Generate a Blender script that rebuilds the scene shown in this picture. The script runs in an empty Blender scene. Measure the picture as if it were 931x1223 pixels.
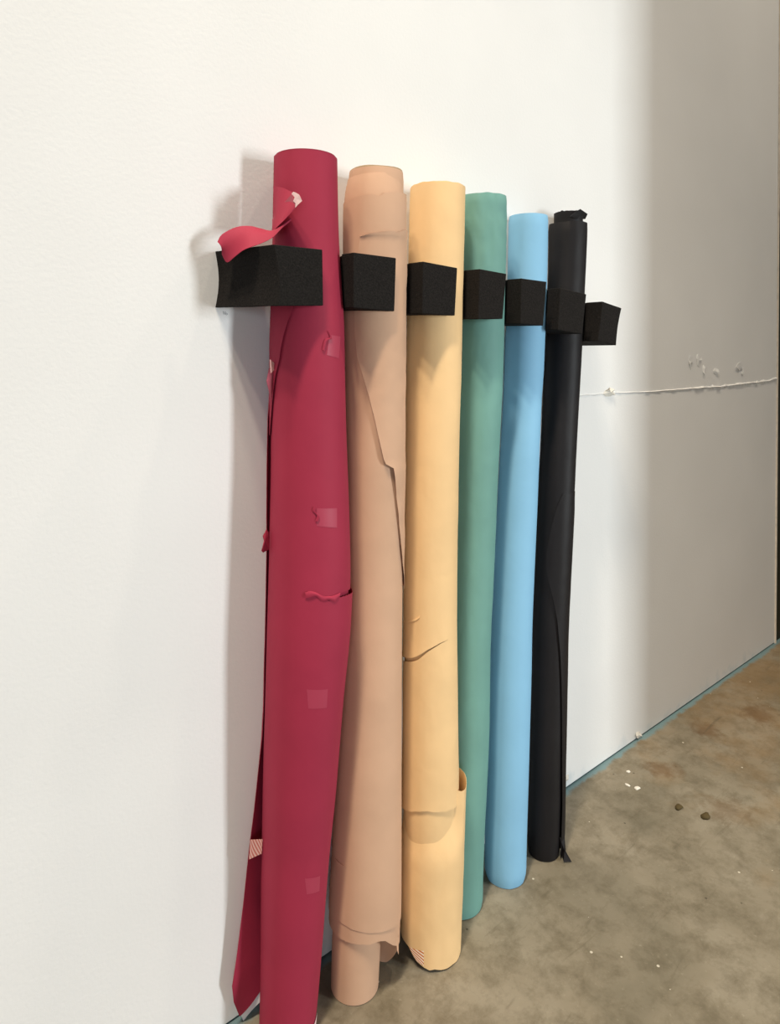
SEC = {'blk': [(0.002, 1.1906, -0.0934, 0.0343), (0.0286, 1.1937, -0.0921, 0.0357), (0.1994, 1.207, -0.0866, 0.0377), (0.372, 1.2224, -0.0811, 0.0386),
         (0.4769, 1.2317, -0.0778, 0.039), (0.7247, 1.2602, -0.0698, 0.0404), (0.9426, 1.2867, -0.0629, 0.0408), (1.0165, 1.2953, -0.0605, 0.0417),
         (1.2229, 1.3196, -0.0539, 0.0426), (1.3409, 1.3294, -0.0501, 0.0441)],
 'blu': [(0.002, 1.0787, -0.0833, 0.0408), (0.0743, 1.0817, -0.0812, 0.0419), (0.2388, 1.0918, -0.0771, 0.0428), (0.4047, 1.1033, -0.0731, 0.0428),
         (0.505, 1.1107, -0.0706, 0.0419), (0.741, 1.1346, -0.0648, 0.0411), (0.9478, 1.1558, -0.0597, 0.0395), (1.0176, 1.1635, -0.058, 0.0407),
         (1.2119, 1.1787, -0.0533, 0.0414), (1.3383, 1.1856, -0.0502, 0.0413)],
 'core': [(0.002, 0.7004, -0.075, 0.0387), (0.062, 0.7036, -0.0745, 0.0396), (0.1582, 0.7072, -0.0737, 0.0393)],
 'grn': [(0.002, 0.9575, -0.0679, 0.0465), (0.1205, 0.9653, -0.0671, 0.0452), (0.2769, 0.9785, -0.0659, 0.0445), (0.5012, 0.9881, -0.0643, 0.0434),
         (0.5972, 0.9948, -0.0636, 0.0437), (0.8232, 1.0088, -0.0619, 0.0448), (1.0189, 1.0211, -0.0604, 0.0463), (1.2487, 1.0283, -0.0587, 0.0474),
         (1.3539, 1.0311, -0.0579, 0.0474)],
 'red': [(0.002, 0.5774, -0.062, 0.0434), (0.0566, 0.5818, -0.0618, 0.0458), (0.1587, 0.5882, -0.0614, 0.049), (0.2615, 0.5942, -0.061, 0.0527),
         (0.3668, 0.5993, -0.0641, 0.0571), (0.5051, 0.6055, -0.0683, 0.0613), (0.6035, 0.6106, -0.0711, 0.0641), (0.6948, 0.6138, -0.0707, 0.0637),
         (0.7864, 0.6152, -0.069, 0.062), (0.8912, 0.6154, -0.0665, 0.0595), (1.029, 0.6132, -0.065, 0.058), (1.101, 0.6134, -0.0638, 0.0568),
         (1.2061, 0.6148, -0.0594, 0.0524), (1.2849, 0.6153, -0.0574, 0.0504), (1.353, 0.6156, -0.057, 0.0491)],
 'tan': [(0.0776, 0.7212, -0.0744, 0.0599), (0.1219, 0.723, -0.074, 0.0601), (0.2051, 0.7265, -0.0733, 0.0581), (0.3406, 0.7311, -0.0722, 0.0556),
         (0.5127, 0.7379, -0.0708, 0.0519), (0.71, 0.7435, -0.0692, 0.0498), (0.8797, 0.7472, -0.0678, 0.0499), (1.0071, 0.7483, -0.0668, 0.0509),
         (1.1061, 0.7475, -0.066, 0.0526), (1.2192, 0.749, -0.065, 0.0526), (1.3181, 0.7499, -0.0642, 0.0508), (1.3512, 0.7538, -0.0639, 0.0467)],
 'yel': [(0.2398, 0.8537, -0.0962, 0.0508), (0.2762, 0.855, -0.095, 0.0507), (0.4822, 0.8606, -0.0882, 0.0485), (0.571, 0.8629, -0.0853, 0.0477),
         (0.6897, 0.8676, -0.0814, 0.048), (0.869, 0.8767, -0.0756, 0.0484), (1.0202, 0.885, -0.0706, 0.0497), (1.2347, 0.8976, -0.0636, 0.0501),
         (1.3526, 0.9048, -0.0598, 0.0507)],
 'ysh': [(-0.0143, 0.8463, -0.1045, 0.0531), (0.0712, 0.8513, -0.1017, 0.0544), (0.1857, 0.8588, -0.0979, 0.0561), (0.2724, 0.8644, -0.0951, 0.057),
         (0.2943, 0.8656, -0.0944, 0.0575)]}
PTS = {'blk_e': [(-124.2, 0.7504), (-139.9, 0.7241), (-154.3, 0.6798), (-164.9, 0.6267), (-164.1, 0.5956), (-157.5, 0.5755), (-139.6, 0.5338), (-123.5, 0.4877),
           (-111.2, 0.422), (-102.1, 0.3527), (-95.2, 0.2837), (-89.2, 0.2149), (-81.1, 0.1112), (-80.9, 0.0355)],
 'red_s1': [(-93.7, 1.0796), (-89.4, 1.0697), (-98.3, 1.0657), (-102.6, 1.0507)],
 'red_s2': [(-119.5, 0.8189), (-120.7, 0.8128), (-115.1, 0.8051), (-117.5, 0.7979)],
 'red_slit': [(-145.4, 1.1102), (-153.7, 1.0917), (-159.6, 1.0731), (-164.3, 1.0544), (-167.6, 1.0356), (-175.4, 1.0142), (177.2, 0.9849), (171.0, 0.9592),
              (161.7, 0.92)],
 'red_t1': [(-89.3, 1.0734), (-63.3, 1.0716), (-69.9, 1.0382), (-94.4, 1.0432)],
 'red_t2': [(-114.9, 0.8162), (-83.3, 0.8124), (-84.3, 0.7837), (-115.3, 0.7903)],
 'red_t3': [(-123.8, 0.5507), (-93.6, 0.5447), (-92.7, 0.5165), (-120.0, 0.5215)],
 'red_t4': [(-108.8, 0.2601), (-79.1, 0.2517), (-78.5, 0.2285), (-104.3, 0.2349)],
 'red_tear': [(-146.7, 0.6847), (-139.8, 0.6877), (-133.1, 0.6916), (-124.3, 0.6952), (-115.4, 0.6908), (-107.2, 0.6849), (-94.9, 0.6825), (-80.4, 0.6838),
              (-61.8, 0.6816), (-38.0, 0.6767)],
 'tan_b1': [(148.8, 0.123), (-174.2, 0.1306), (-155.4, 0.1279), (-134.4, 0.1254), (-107.8, 0.1207), (-87.7, 0.1165), (-60.1, 0.1058)],
 'tan_b2': [(167.0, 0.1034), (-179.3, 0.1022), (-162.1, 0.104), (-144.0, 0.1048), (-120.7, 0.1044), (-107.1, 0.1053), (-95.5, 0.1016), (-78.5, 0.0846),
            (-62.6, 0.0705)],
 'tan_bk': [(-24.0, 0.0345), (-14.8, 0.0062), (-0.4, -0.0219), (12.9, -0.024), (23.6, -0.0221)],
 'tan_fl': [(-154.0, 1.2347), (-158.7, 1.2052), (-161.9, 1.1714), (-163.4, 1.1307), (-164.0, 1.0764), (-160.4, 1.0423), (-151.7, 1.0138), (-140.6, 0.9814),
            (-129.7, 0.9408), (-123.4, 0.9136), (-113.6, 0.8726), (-108.5, 0.8642), (-95.9, 0.8607), (-91.5, 0.8371), (-86.7, 0.8091), (-78.5, 0.7667),
            (-67.9, 0.7164), (-48.6, 0.6558)],
 'tan_ft': [(-154.0, 1.2347), (-134.1, 1.2395), (-113.0, 1.2427), (-92.6, 1.2457), (-86.5, 1.2436), (-64.2, 1.2522)],
 'tan_l2': [(142.6, 1.3372), (-167.0, 1.3384), (-143.6, 1.3397), (-119.2, 1.3405), (-91.9, 1.3426), (-46.1, 1.3487)],
 'tan_l3': [(158.0, 1.2973), (173.7, 1.2973), (-162.0, 1.3007), (-134.4, 1.3038), (-121.3, 1.2995), (-111.3, 1.3066), (-85.5, 1.311), (-56.2, 1.3122)],
 'yel_bot': [(149.2, 0.2462), (-176.4, 0.2569), (-164.2, 0.2613), (-140.2, 0.2666), (-119.0, 0.2646), (-97.5, 0.2625), (-74.4, 0.2593), (-59.1, 0.2657)],
 'yel_c2': [(147.9, 0.5708), (179.9, 0.5812), (-164.3, 0.5873), (-156.6, 0.5928)],
 'yel_cl': [(146.5, 0.5033), (169.3, 0.5099), (-174.6, 0.5145), (-160.0, 0.5202), (-149.0, 0.5282), (-138.5, 0.5354), (-126.5, 0.5413), (-110.2, 0.5483),
            (-95.8, 0.5512), (-60.4, 0.5536)],
 'yel_cu': [(146.2, 0.5084), (169.2, 0.5147), (-174.6, 0.5185), (-160.0, 0.5252), (-149.0, 0.5317), (-138.5, 0.5382), (-126.5, 0.5433), (-110.2, 0.5492),
            (-95.8, 0.5512), (-60.4, 0.5536)],
 'ysh_bot': [(149.4, 0.0333), (158.1, 0.0301), (-179.2, 0.0297), (-160.4, 0.0148), (-146.6, 0.0082), (-135.8, 0.0053), (-126.9, 0.0067), (-115.9, 0.0033),
             (-100.2, 0.0026), (-83.6, 0.0018), (-58.9, -0.0017)],
 'ysh_tape': [(-177.5, 0.0302), (-146.9, 0.0354), (-146.4, 0.0107), (-159.3, 0.0145)]}
W3 = {'blk_flap': [(1.2131, -0.118, 0.0244), (1.2179, -0.118, -0.0045), (1.2315, -0.116, -0.0283), (1.2607, -0.116, -0.0433), (1.2401, -0.112, -0.0121),
              (1.2412, -0.11, 0.0161)],
 'curl_low': [(0.5483, -0.05, 0.7779), (0.552, -0.05, 0.7721), (0.5527, -0.05, 0.7463), (0.5424, -0.05, 0.7431), (0.5395, -0.05, 0.7462),
              (0.5439, -0.05, 0.7607), (0.5417, -0.05, 0.7687), (0.5454, -0.05, 0.7732)],
 'curl_mid': [(0.5543, -0.06, 1.0356), (0.5587, -0.06, 1.0279), (0.5587, -0.06, 1.014), (0.5542, -0.06, 0.995), (0.5498, -0.06, 0.9749),
              (0.5469, -0.06, 0.9876), (0.5426, -0.06, 1.0041), (0.547, -0.06, 1.023)],
 'flapA_bot': [(0.5554, -0.055, 1.2296), (0.5408, -0.08, 1.2244), (0.5362, -0.108, 1.2308), (0.5439, -0.118, 1.2424), (0.5528, -0.124, 1.2546)],
 'flapA_top': [(0.5584, -0.055, 1.2989), (0.555, -0.085, 1.2909), (0.5576, -0.108, 1.2804), (0.5599, -0.122, 1.2753), (0.5623, -0.126, 1.2653)],
 'fray': [(0.5502, -0.1171, 1.2752), (0.5507, -0.1208, 1.2776), (0.5515, -0.126, 1.2756), (0.5526, -0.133, 1.2716), (0.5546, -0.1374, 1.2622),
          (0.5523, -0.1312, 1.2581), (0.5514, -0.1251, 1.2542), (0.5515, -0.126, 1.2601), (0.5507, -0.1208, 1.2644), (0.5512, -0.1242, 1.2699)],
 'pale': [(0.5491, -0.0852, 1.2592), (0.5495, -0.1027, 1.2673), (0.5509, -0.1161, 1.2749), (0.5516, -0.1215, 1.2669), (0.5522, -0.125, 1.2556),
          (0.5503, -0.1103, 1.2468), (0.5488, -0.0925, 1.239), (0.5495, -0.0729, 1.2339), (0.5491, -0.0665, 1.231), (0.5491, -0.0665, 1.246)],
 'sheet': [(0.5613, -0.04, 0.9838), (0.5565, -0.0404, 0.9453), (0.5542, -0.0411, 0.8682), (0.5533, -0.0418, 0.791), (0.5535, -0.0418, 0.7522),
           (0.553, -0.0407, 0.6873), (0.5522, -0.0395, 0.6093), (0.5511, -0.0386, 0.5573), (0.5508, -0.0378, 0.5049), (0.5483, -0.0369, 0.4533),
           (0.5414, -0.036, 0.3995), (0.5354, -0.0334, 0.3395), (0.5281, -0.0309, 0.2817), (0.5206, -0.0275, 0.2028), (0.5108, -0.024, 0.1228),
           (0.5039, -0.022, 0.0787), (0.5095, -0.0167, 0.0468), (0.5221, -0.012, 0.0131)],
 'sheet_low': [(0.5221, -0.012, 0.0131), (0.5243, -0.016, 0.0244), (0.5316, -0.02, 0.0354), (0.5496, -0.026, 0.0431)],
 'stripB_bot': [(0.5508, -0.114, 1.2367), (0.5371, -0.111, 1.2245), (0.5236, -0.108, 1.2102), (0.5073, -0.101, 1.2003), (0.4906, -0.088, 1.1924),
                (0.4869, -0.068, 1.1847), (0.4832, -0.05, 1.1774), (0.4784, -0.044, 1.189)],
 'stripB_top': [(0.5492, -0.112, 1.2392), (0.5412, -0.1, 1.2314), (0.5363, -0.085, 1.2249), (0.5258, -0.072, 1.2286), (0.5135, -0.062, 1.2321),
                (0.4965, -0.052, 1.2296), (0.4779, -0.045, 1.2179), (0.4706, -0.045, 1.2062)],
 'stripe_mid': [(0.5472, -0.062, 1.0368), (0.5545, -0.062, 1.0318), (0.5567, -0.062, 1.0216), (0.5486, -0.062, 1.0154)],
 'stub_L': (1.2883, -0.05, 1.3615),
 'stub_R': (1.3979, -0.05, 1.3613),
 'stub_tip': [(1.2893, -0.082, 1.3484), (1.3067, -0.083, 1.3598), (1.3233, -0.086, 1.3688), (1.3642, -0.078, 1.3649), (1.3642, -0.072, 1.3544),
              (1.3241, -0.08, 1.347)],
 'tape_low': [(0.5274, -0.036, 0.3036), (0.5433, -0.045, 0.3016), (0.5418, -0.045, 0.2803), (0.5251, -0.036, 0.2742)],
 'white_low': [(0.5298, -0.01, 0.0001), (0.5357, -0.014, 0.0086), (0.5438, -0.018, 0.0171), (0.5535, -0.022, 0.0246)]}
BLK = [[(0.5129, 1.1968), (0.5216, 1.1117), (0.5956, 1.1984), (0.5972, 1.116)], [(0.6535, 1.2001), (0.6536, 1.1156), (0.7408, 1.2001), (0.7374, 1.1138)],
 [(0.8006, 1.2), (0.7989, 1.1131), (0.8837, 1.1964), (0.8777, 1.1129)], [(0.9419, 1.1997), (0.9384, 1.1092), (1.0169, 1.197), (1.0065, 1.112)],
 [(1.0614, 1.192), (1.0597, 1.1052), (1.1416, 1.1914), (1.1313, 1.1035)], [(1.188, 1.1824), (1.1801, 1.0966), (1.2817, 1.1751), (1.267, 1.0902)],
 [(1.3436, 1.1634), (1.3261, 1.0771), (1.4224, 1.1526), (1.4006, 1.0681)]]
CAM = ((0.657873, 0.752965, -0.015693), (0.753074, -0.657934, 0.001596), (0.009123, 0.012868, 0.999876))
CAMLOC = (0.0, -0.962946, 1.038714)
BFLAP = [(1.199, -0.1278, 0.045), (1.2074, -0.1253, 0.008), (1.1954, -0.1408, 0.003), (1.2079, -0.1515, 0.002), (1.2036, -0.1391, 0.02), (1.2129, -0.1305, 0.04)]
import bpy, bmesh, math, random
from mathutils import Vector, Matrix, noise
C = bpy.context.scene.collection
random.seed(7)
R = math.radians

# ------------------------------------------------------------------ helpers
def lin(c):
    return tuple(((v/255)/12.92 if v/255 <= .04045 else ((v/255+.055)/1.055)**2.4) for v in c) + (1,)

def thing(name, label, cat, loc, group=None):
    o = bpy.data.objects.new(name, None); C.objects.link(o)
    o.location = loc; o.empty_display_size = .05
    o['label'] = label; o['category'] = cat
    if group: o['group'] = group
    return o

def tag(o, label, cat, group=None):
    o['label'] = label; o['category'] = cat
    if group: o['group'] = group
    return o

def mesh(name, verts, faces, mat, parent=None, smooth=True, uvs=None):
    """link a mesh given in world coordinates; a child is stored relative to its parent's base"""
    off = Vector(parent.location) if parent else Vector((0, 0, 0))
    me = bpy.data.meshes.new(name)
    me.from_pydata([tuple(Vector(v)-off) for v in verts], [], faces)
    me.materials.append(mat)
    if uvs:
        l = me.uv_layers.new(name='UVMap')
        for p in me.polygons:
            for li in p.loop_indices:
                l.data[li].uv = uvs[me.loops[li].vertex_index]
    for p in me.polygons: p.use_smooth = smooth
    me.update()
    o = bpy.data.objects.new(name, me); C.objects.link(o)
    if parent: o.parent = parent
    return o

def solid(o, t, offset=0):
    m = o.modifiers.new('thickness', 'SOLIDIFY'); m.thickness = t; m.offset = offset
    e = o.modifiers.new('crisp_edge', 'EDGE_SPLIT'); e.split_angle = R(50)
    return o

def grid(name, rows, mat, parent=None, thick=.0003, closed=False, smooth=True, uv=False):
    nr, nc = len(rows), len(rows[0]); V = [p for r in rows for p in r]; Fc = []
    for i in range(nr-1):
        for j in range(nc if closed else nc-1):
            k = (j+1) % nc
            Fc.append((i*nc+j, i*nc+k, (i+1)*nc+k, (i+1)*nc+j))
    uvs = [(j/(nc-1), i/(nr-1)) for i in range(nr) for j in range(nc)] if uv else None
    o = mesh(name, V, Fc, mat, parent, smooth, uvs)
    if thick: solid(o, thick)
    return o

def lerp(pts, x):
    pts = sorted(pts)
    if x <= pts[0][0]: return pts[0][1]
    for (a, b), (c, d) in zip(pts, pts[1:]):
        if x <= c: return b+(d-b)*(x-a)/max(c-a, 1e-9)
    return pts[-1][1]

def sstep(a, b, x):
    t = min(1, max(0, (x-a)/(b-a))); return t*t*(3-2*t)

def sec(n, z):
    """axis point and radius of a roll at height z (smooth through the listed sections)"""
    T = SEC[n]
    if z <= T[0][0]: return T[0][1:]
    if z >= T[-1][0]: return T[-1][1:]
    for i in range(len(T)-1):
        if z <= T[i+1][0]: break
    a, b = T[i], T[i+1]; h = b[0]-a[0]; t = (z-a[0])/h; out = []
    for k in (1, 2, 3):
        def slope(j):
            if j == 0 or j == len(T)-1:
                j0, j1 = (0, 1) if j == 0 else (-2, -1)
                return (T[j1][k]-T[j0][k])/(T[j1][0]-T[j0][0])
            return (T[j+1][k]-T[j-1][k])/(T[j+1][0]-T[j-1][0])
        m0, m1 = slope(i)*h, slope(i+1)*h
        out.append((2*t**3-3*t*t+1)*a[k]+(t**3-2*t*t+t)*m0+(-2*t**3+3*t*t)*b[k]+(t**3-t*t)*m1)
    return out

def surf(n, th, z, dr=0., z_at=None):
    cx, cy, r = sec(n, z); a = R(th)
    return Vector((cx+(r+dr)*math.cos(a), cy+(r+dr)*math.sin(a), z if z_at is None else z_at))

def unw(th):                    # the front of a roll is a continuous range, about -215 .. -45 degrees
    return th-360 if th > 90 else th

def uw(pts): return sorted((unw(a), b) for a, b in pts)

def dent(th, z, seed, amp, fz=7., ft=1.1):
    a = R(th)
    return amp*noise.noise(Vector((math.cos(a)*ft+seed*3.1, math.sin(a)*ft, z*fz+seed)))

def crumple(th, z, seed, amp):
    a = R(th)
    return amp*abs(noise.noise(Vector((math.cos(a)*2.2+seed, math.sin(a)*2.2+seed, z*22))))

def sheet(name, n, ths, top, bot, mat, parent, dr=lambda a, z: 0., rows=40, thick=.0003, jag=0.):
    """a paper layer on roll n: columns at angles ths, from bot(th) to top(th), dr metres off the roll"""
    out = []
    tj = {a: (random.uniform(-jag, jag), random.uniform(-jag, jag)) for a in ths}
    for i in range(rows+1):
        r = []
        for a in ths:
            z0, z1 = bot(a)+tj[a][0], top(a)+tj[a][1]; z = z0+(z1-z0)*i/rows
            r.append(surf(n, a, z, dr(a, z)))
        out.append(r)
    return grid(name, out, mat, parent, thick)

def frange(a, b, step):
    k = max(1, int(round(abs(b-a)/step))); return [a+(b-a)*i/k for i in range(k+1)]

def core_and_ends(n, z0, z1, dr, mat, mcore, parent, core_r=.026, sink=.0, dz=None, seg=80, rows=90, fold=.0015, top_round=.004):
    """the wound body of a roll: outer skin, rounded rims, wound end faces and the mouth of the tube"""
    V, Fc = [], []
    zs = [z0+(z1-z0)*i/rows for i in range(rows+1)]
    prof = [(zs[0], -fold)] + [(z, 0) for z in zs[1:-1]] + [(z1, -top_round*.35)]
    for z, e in prof:
        for j in range(seg):
            th = 360*j/seg
            d = dr(th, z) if callable(dr) else dr
            zz = z+(dz(th, z) if dz else 0)
            V.append(surf(n, th, z, d+e, zz))
    nr = len(prof)
    for i in range(nr-1):
        for j in range(seg):
            k = (j+1) % seg; Fc.append((i*seg+j, i*seg+k, (i+1)*seg+k, (i+1)*seg+j))
    for (base, z, s, flip) in ((0, z0, 1, True), ((nr-1)*seg, z1, -1, False)):
        cx, cy, r = sec(n, z); prev = base
        for f, dep in ((.93, 0.0015*s), (.75, .002*s), (core_r/r, .002*s), (core_r/r, .12*s)):
            b = len(V)
            for j in range(seg):
                a = 2*math.pi*j/seg
                V.append((cx+r*f*math.cos(a)*.98, cy+r*f*math.sin(a)*.98, V[base+j][2]+dep))
            for j in range(seg):
                k = (j+1) % seg
                q = (prev+j, prev+k, b+k, b+j)
                Fc.append(q[::-1] if flip else q)
            prev = b
    o = mesh('wound_paper', V, Fc, mat, parent)
    o.data.set_sharp_from_angle(angle=R(42))
    # the cardboard tube that shows in the mouth of the wound end
    cx, cy, r = sec(n, z1); rows_ = []
    for rr, z in ((core_r*.97, z1-.11), (core_r*.97, z1-.004), (core_r*.86, z1-.004), (core_r*.86, z1-.11)):
        rows_.append([(cx+rr*math.cos(2*math.pi*j/48), cy+rr*math.sin(2*math.pi*j/48), z) for j in range(48)])
    grid('cardboard_core', rows_, mcore, parent, 0, True)
    return o

# ------------------------------------------------------------------ materials
def nodes(name):
    m = bpy.data.materials.new(name); m.use_nodes = True
    nt = m.node_tree; b = nt.nodes['Principled BSDF']
    return m, nt, b

def N(nt, typ, **kw):
    n = nt.nodes.new(typ)
    for k, v in kw.items():
        if k in n.inputs: n.inputs[k].default_value = v
        else: setattr(n, k, v)
    return n

def ramp(nt, src, stops):
    r = nt.nodes.new('ShaderNodeValToRGB'); nt.links.new(src, r.inputs[0])
    el = r.color_ramp.elements
    while len(el) < len(stops): el.new(.5)
    for e, (p, c) in zip(el, stops): e.position = p; e.color = c
    return r.outputs[0]

def mix(nt, fac, a, b):
    m = nt.nodes.new('ShaderNodeMix'); m.data_type = 'RGBA'
    for i, v in ((0, fac), (6, a), (7, b)):
        if hasattr(v, 'is_linked'): nt.links.new(v, m.inputs[i])
        else: m.inputs[i].default_value = v
    return m.outputs[2]

def math_(nt, op, a, b=None, c=None):
    m = nt.nodes.new('ShaderNodeMath'); m.operation = op
    for i, v in enumerate((a, b, c)):
        if v is None: continue
        if hasattr(v, 'is_linked'): nt.links.new(v, m.inputs[i])
        else: m.inputs[i].default_value = v
    return m.outputs[0]

def paper(name, rgb, rough=.72, spec=.3, vary=.05, bump=.25, wrinkle=.35, sheen=0):
    m, nt, b = nodes(name); c = lin(rgb)
    tc = N(nt, 'ShaderNodeTexCoord')
    n1 = N(nt, 'ShaderNodeTexNoise', Scale=9., Detail=3.); nt.links.new(tc.outputs['Object'], n1.inputs['Vector'])
    d = tuple(v*(1-vary*2.2) for v in c[:3])+(1,); l = tuple(min(1, v*(1+vary*1.6)) for v in c[:3])+(1,)
    nt.links.new(ramp(nt, n1.outputs[0], [(.3, d), (.7, l)]), b.inputs['Base Color'])
    b.inputs['Roughness'].default_value = rough; b.inputs['Specular IOR Level'].default_value = spec
    fine = N(nt, 'ShaderNodeTexNoise', Scale=900., Detail=2.); nt.links.new(tc.outputs['Object'], fine.inputs['Vector'])
    vor = N(nt, 'ShaderNodeTexNoise', Scale=22., Detail=3., Distortion=.3); nt.links.new(tc.outputs['Object'], vor.inputs['Vector'])
    b1 = N(nt, 'ShaderNodeBump', Strength=bump*.3, Distance=.0006); nt.links.new(fine.outputs[0], b1.inputs['Height'])
    b2 = N(nt, 'ShaderNodeBump', Strength=wrinkle, Distance=.004); nt.links.new(vor.outputs[0], b2.inputs['Height'])
    nt.links.new(b1.outputs[0], b2.inputs['Normal']); nt.links.new(b2.outputs[0], b.inputs['Normal'])
    return m

def flat(name, rgb, rough=.8, spec=.2):
    m, nt, b = nodes(name); tc = N(nt, 'ShaderNodeTexCoord')
    n1 = N(nt, 'ShaderNodeTexNoise', Scale=40., Detail=3.); nt.links.new(tc.outputs['Object'], n1.inputs['Vector'])
    c = lin(rgb)
    nt.links.new(ramp(nt, n1.outputs[0], [(.3, tuple(v*.88 for v in c[:3])+(1,)), (.7, tuple(min(1, v*1.08) for v in c[:3])+(1,))]), b.inputs['Base Color'])
    b.inputs['Roughness'].default_value = rough; b.inputs['Specular IOR Level'].default_value = spec
    return m

def striped(name, c1, c2, n, ang):
    m, nt, b = nodes(name); uv = N(nt, 'ShaderNodeUVMap'); mp = N(nt, 'ShaderNodeMapping')
    mp.inputs['Rotation'].default_value = (0, 0, R(ang)); nt.links.new(uv.outputs[0], mp.inputs[0])
    sx = N(nt, 'ShaderNodeSeparateXYZ'); nt.links.new(mp.outputs[0], sx.inputs[0])
    f = math_(nt, 'FRACT', math_(nt, 'MULTIPLY', sx.outputs[0], n))
    k = math_(nt, 'GREATER_THAN', f, .5)
    nt.links.new(mix(nt, k, lin(c1), lin(c2)), b.inputs['Base Color']); b.inputs['Roughness'].default_value = .6
    return m

RED = (157, 43, 67)
M = dict(
    red=paper('red_paper', RED, .68, .24, .03, .2, .14),
    red_pale=paper('worn_red_paper', (178, 84, 100), .6, .35, .12),
    red_tape=paper('red_under_clear_tape', (166, 55, 78), .5, .35, .03, .1, .1),
    tan=paper('tan_paper', (204, 165, 136), .7, .25, .03, .2, .19),
    yellow=paper('yellow_paper', (234, 197, 145), .7, .25, .025, .2, .27),
    green=paper('green_paper', (110, 157, 147), .66, .3, .035, .2, .2),
    blue=paper('blue_paper', (135, 187, 219), .68, .3, .02, .15, .18),
    black=paper('black_paper', (23, 20, 21), .56, .26, .08, .25, .3),
    white=paper('white_paper', (222, 218, 216), .75, .2, .03),
    card=flat('grey_cardboard', (150, 132, 104)),
    chalk=flat('white_chip', (216, 211, 200)),
    pebble=flat('dark_pebble', (78, 66, 40)),
    dark=flat('dark_green_door', (36, 40, 28), .5),
    bead=flat('pale_corner_bead', (235, 222, 205)),
    ink=flat('pencil_grey', (150, 150, 152)),
    worn=flat('worn_white_paper_fibre', (232, 200, 200)),
    stripes=striped('orange_striped_tape', (240, 226, 210), (204, 116, 40), 5, 60),
    stripes_red=striped('red_striped_tape', (226, 186, 176), (196, 110, 100), 6, 60),
)

# foam
m, nt, b = nodes('black_foam'); tc = N(nt, 'ShaderNodeTexCoord')
n1 = N(nt, 'ShaderNodeTexNoise', Scale=420., Detail=3.); nt.links.new(tc.outputs['Object'], n1.inputs['Vector'])
nt.links.new(ramp(nt, n1.outputs[0], [(.25, lin((17, 15, 14))), (.72, lin((37, 34, 32))), (.85, lin((70, 66, 61)))]), b.inputs['Base Color'])
bb = N(nt, 'ShaderNodeBump', Strength=.5, Distance=.0012); nt.links.new(n1.outputs[0], bb.inputs['Height']); nt.links.new(bb.outputs[0], b.inputs['Normal'])
b.inputs['Roughness'].default_value = .95; b.inputs['Specular IOR Level'].default_value = .15
M['foam'] = m

# painted drywall
m, nt, b = nodes('white_wall_paint'); tc = N(nt, 'ShaderNodeTexCoord')
n1 = N(nt, 'ShaderNodeTexNoise', Scale=165., Detail=2.); nt.links.new(tc.outputs['Object'], n1.inputs['Vector'])
n2 = N(nt, 'ShaderNodeTexNoise', Scale=3., Detail=2.); nt.links.new(tc.outputs['Object'], n2.inputs['Vector'])
base = ramp(nt, n2.outputs[0], [(.3, lin((229, 228, 225))), (.7, lin((234, 233, 230)))])
# bluish smudges of floor paint low on the wall
sp = N(nt, 'ShaderNodeSeparateXYZ'); nt.links.new(tc.outputs['Object'], sp.inputs[0])
n3 = N(nt, 'ShaderNodeTexNoise', Scale=16., Detail=4.); nt.links.new(tc.outputs['Object'], n3.inputs['Vector'])
low = math_(nt, 'MULTIPLY_ADD', sp.outputs[2], -9., .62)
sm = math_(nt, 'ADD', low, math_(nt, 'MULTIPLY', math_(nt, 'SUBTRACT', n3.outputs[0], .5), 2.2))
smk = math_(nt, 'MULTIPLY', math_(nt, 'SMOOTH_MIN', math_(nt, 'MAXIMUM', math_(nt, 'SUBTRACT', sm, .45), 0.), 1., .1), .7)
nt.links.new(mix(nt, smk, base, lin((168, 190, 198))), b.inputs['Base Color'])
bb = N(nt, 'ShaderNodeBump', Strength=.16, Distance=.0016); nt.links.new(n1.outputs[0], bb.inputs['Height']); nt.links.new(bb.outputs[0], b.inputs['Normal'])
b.inputs['Roughness'].default_value = .65; b.inputs['Specular IOR Level'].default_value = .3
M['wall'] = m

# concrete floor with teal paint along the wall and brown stains
m, nt, b = nodes('concrete'); tc = N(nt, 'ShaderNodeTexCoord'); obj = tc.outputs['Object']
def nz(scale, det=5., rough=.6, dist=0.):
    q = N(nt, 'ShaderNodeTexNoise', Scale=scale, Detail=det, Roughness=rough, Distortion=dist); nt.links.new(obj, q.inputs['Vector']); return q.outputs[0]
big = nz(3.2, 5., .62, .4); mid = nz(17., 9., .72, .15); fine = nz(120., 5.); stain = nz(6.5, 4., .6)
col = ramp(nt, big, [(.3, lin((106, 100, 84))), (.52, lin((126, 118, 101))), (.72, lin((142, 135, 119)))])
col = mix(nt, math_(nt, 'MULTIPLY', ramp(nt, mid, [(.36, (1, 1, 1, 1)), (.56, (0, 0, 0, 1))]), .58), col, lin((82, 74, 56)))
col = mix(nt, math_(nt, 'MULTIPLY', ramp(nt, fine, [(.62, (0, 0, 0, 1)), (.8, (1, 1, 1, 1))]), .3), col, lin((182, 175, 156)))
sp = N(nt, 'ShaderNodeSeparateXYZ'); nt.links.new(obj, sp.inputs[0]); X, Y = sp.outputs[0], sp.outputs[1]
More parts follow.
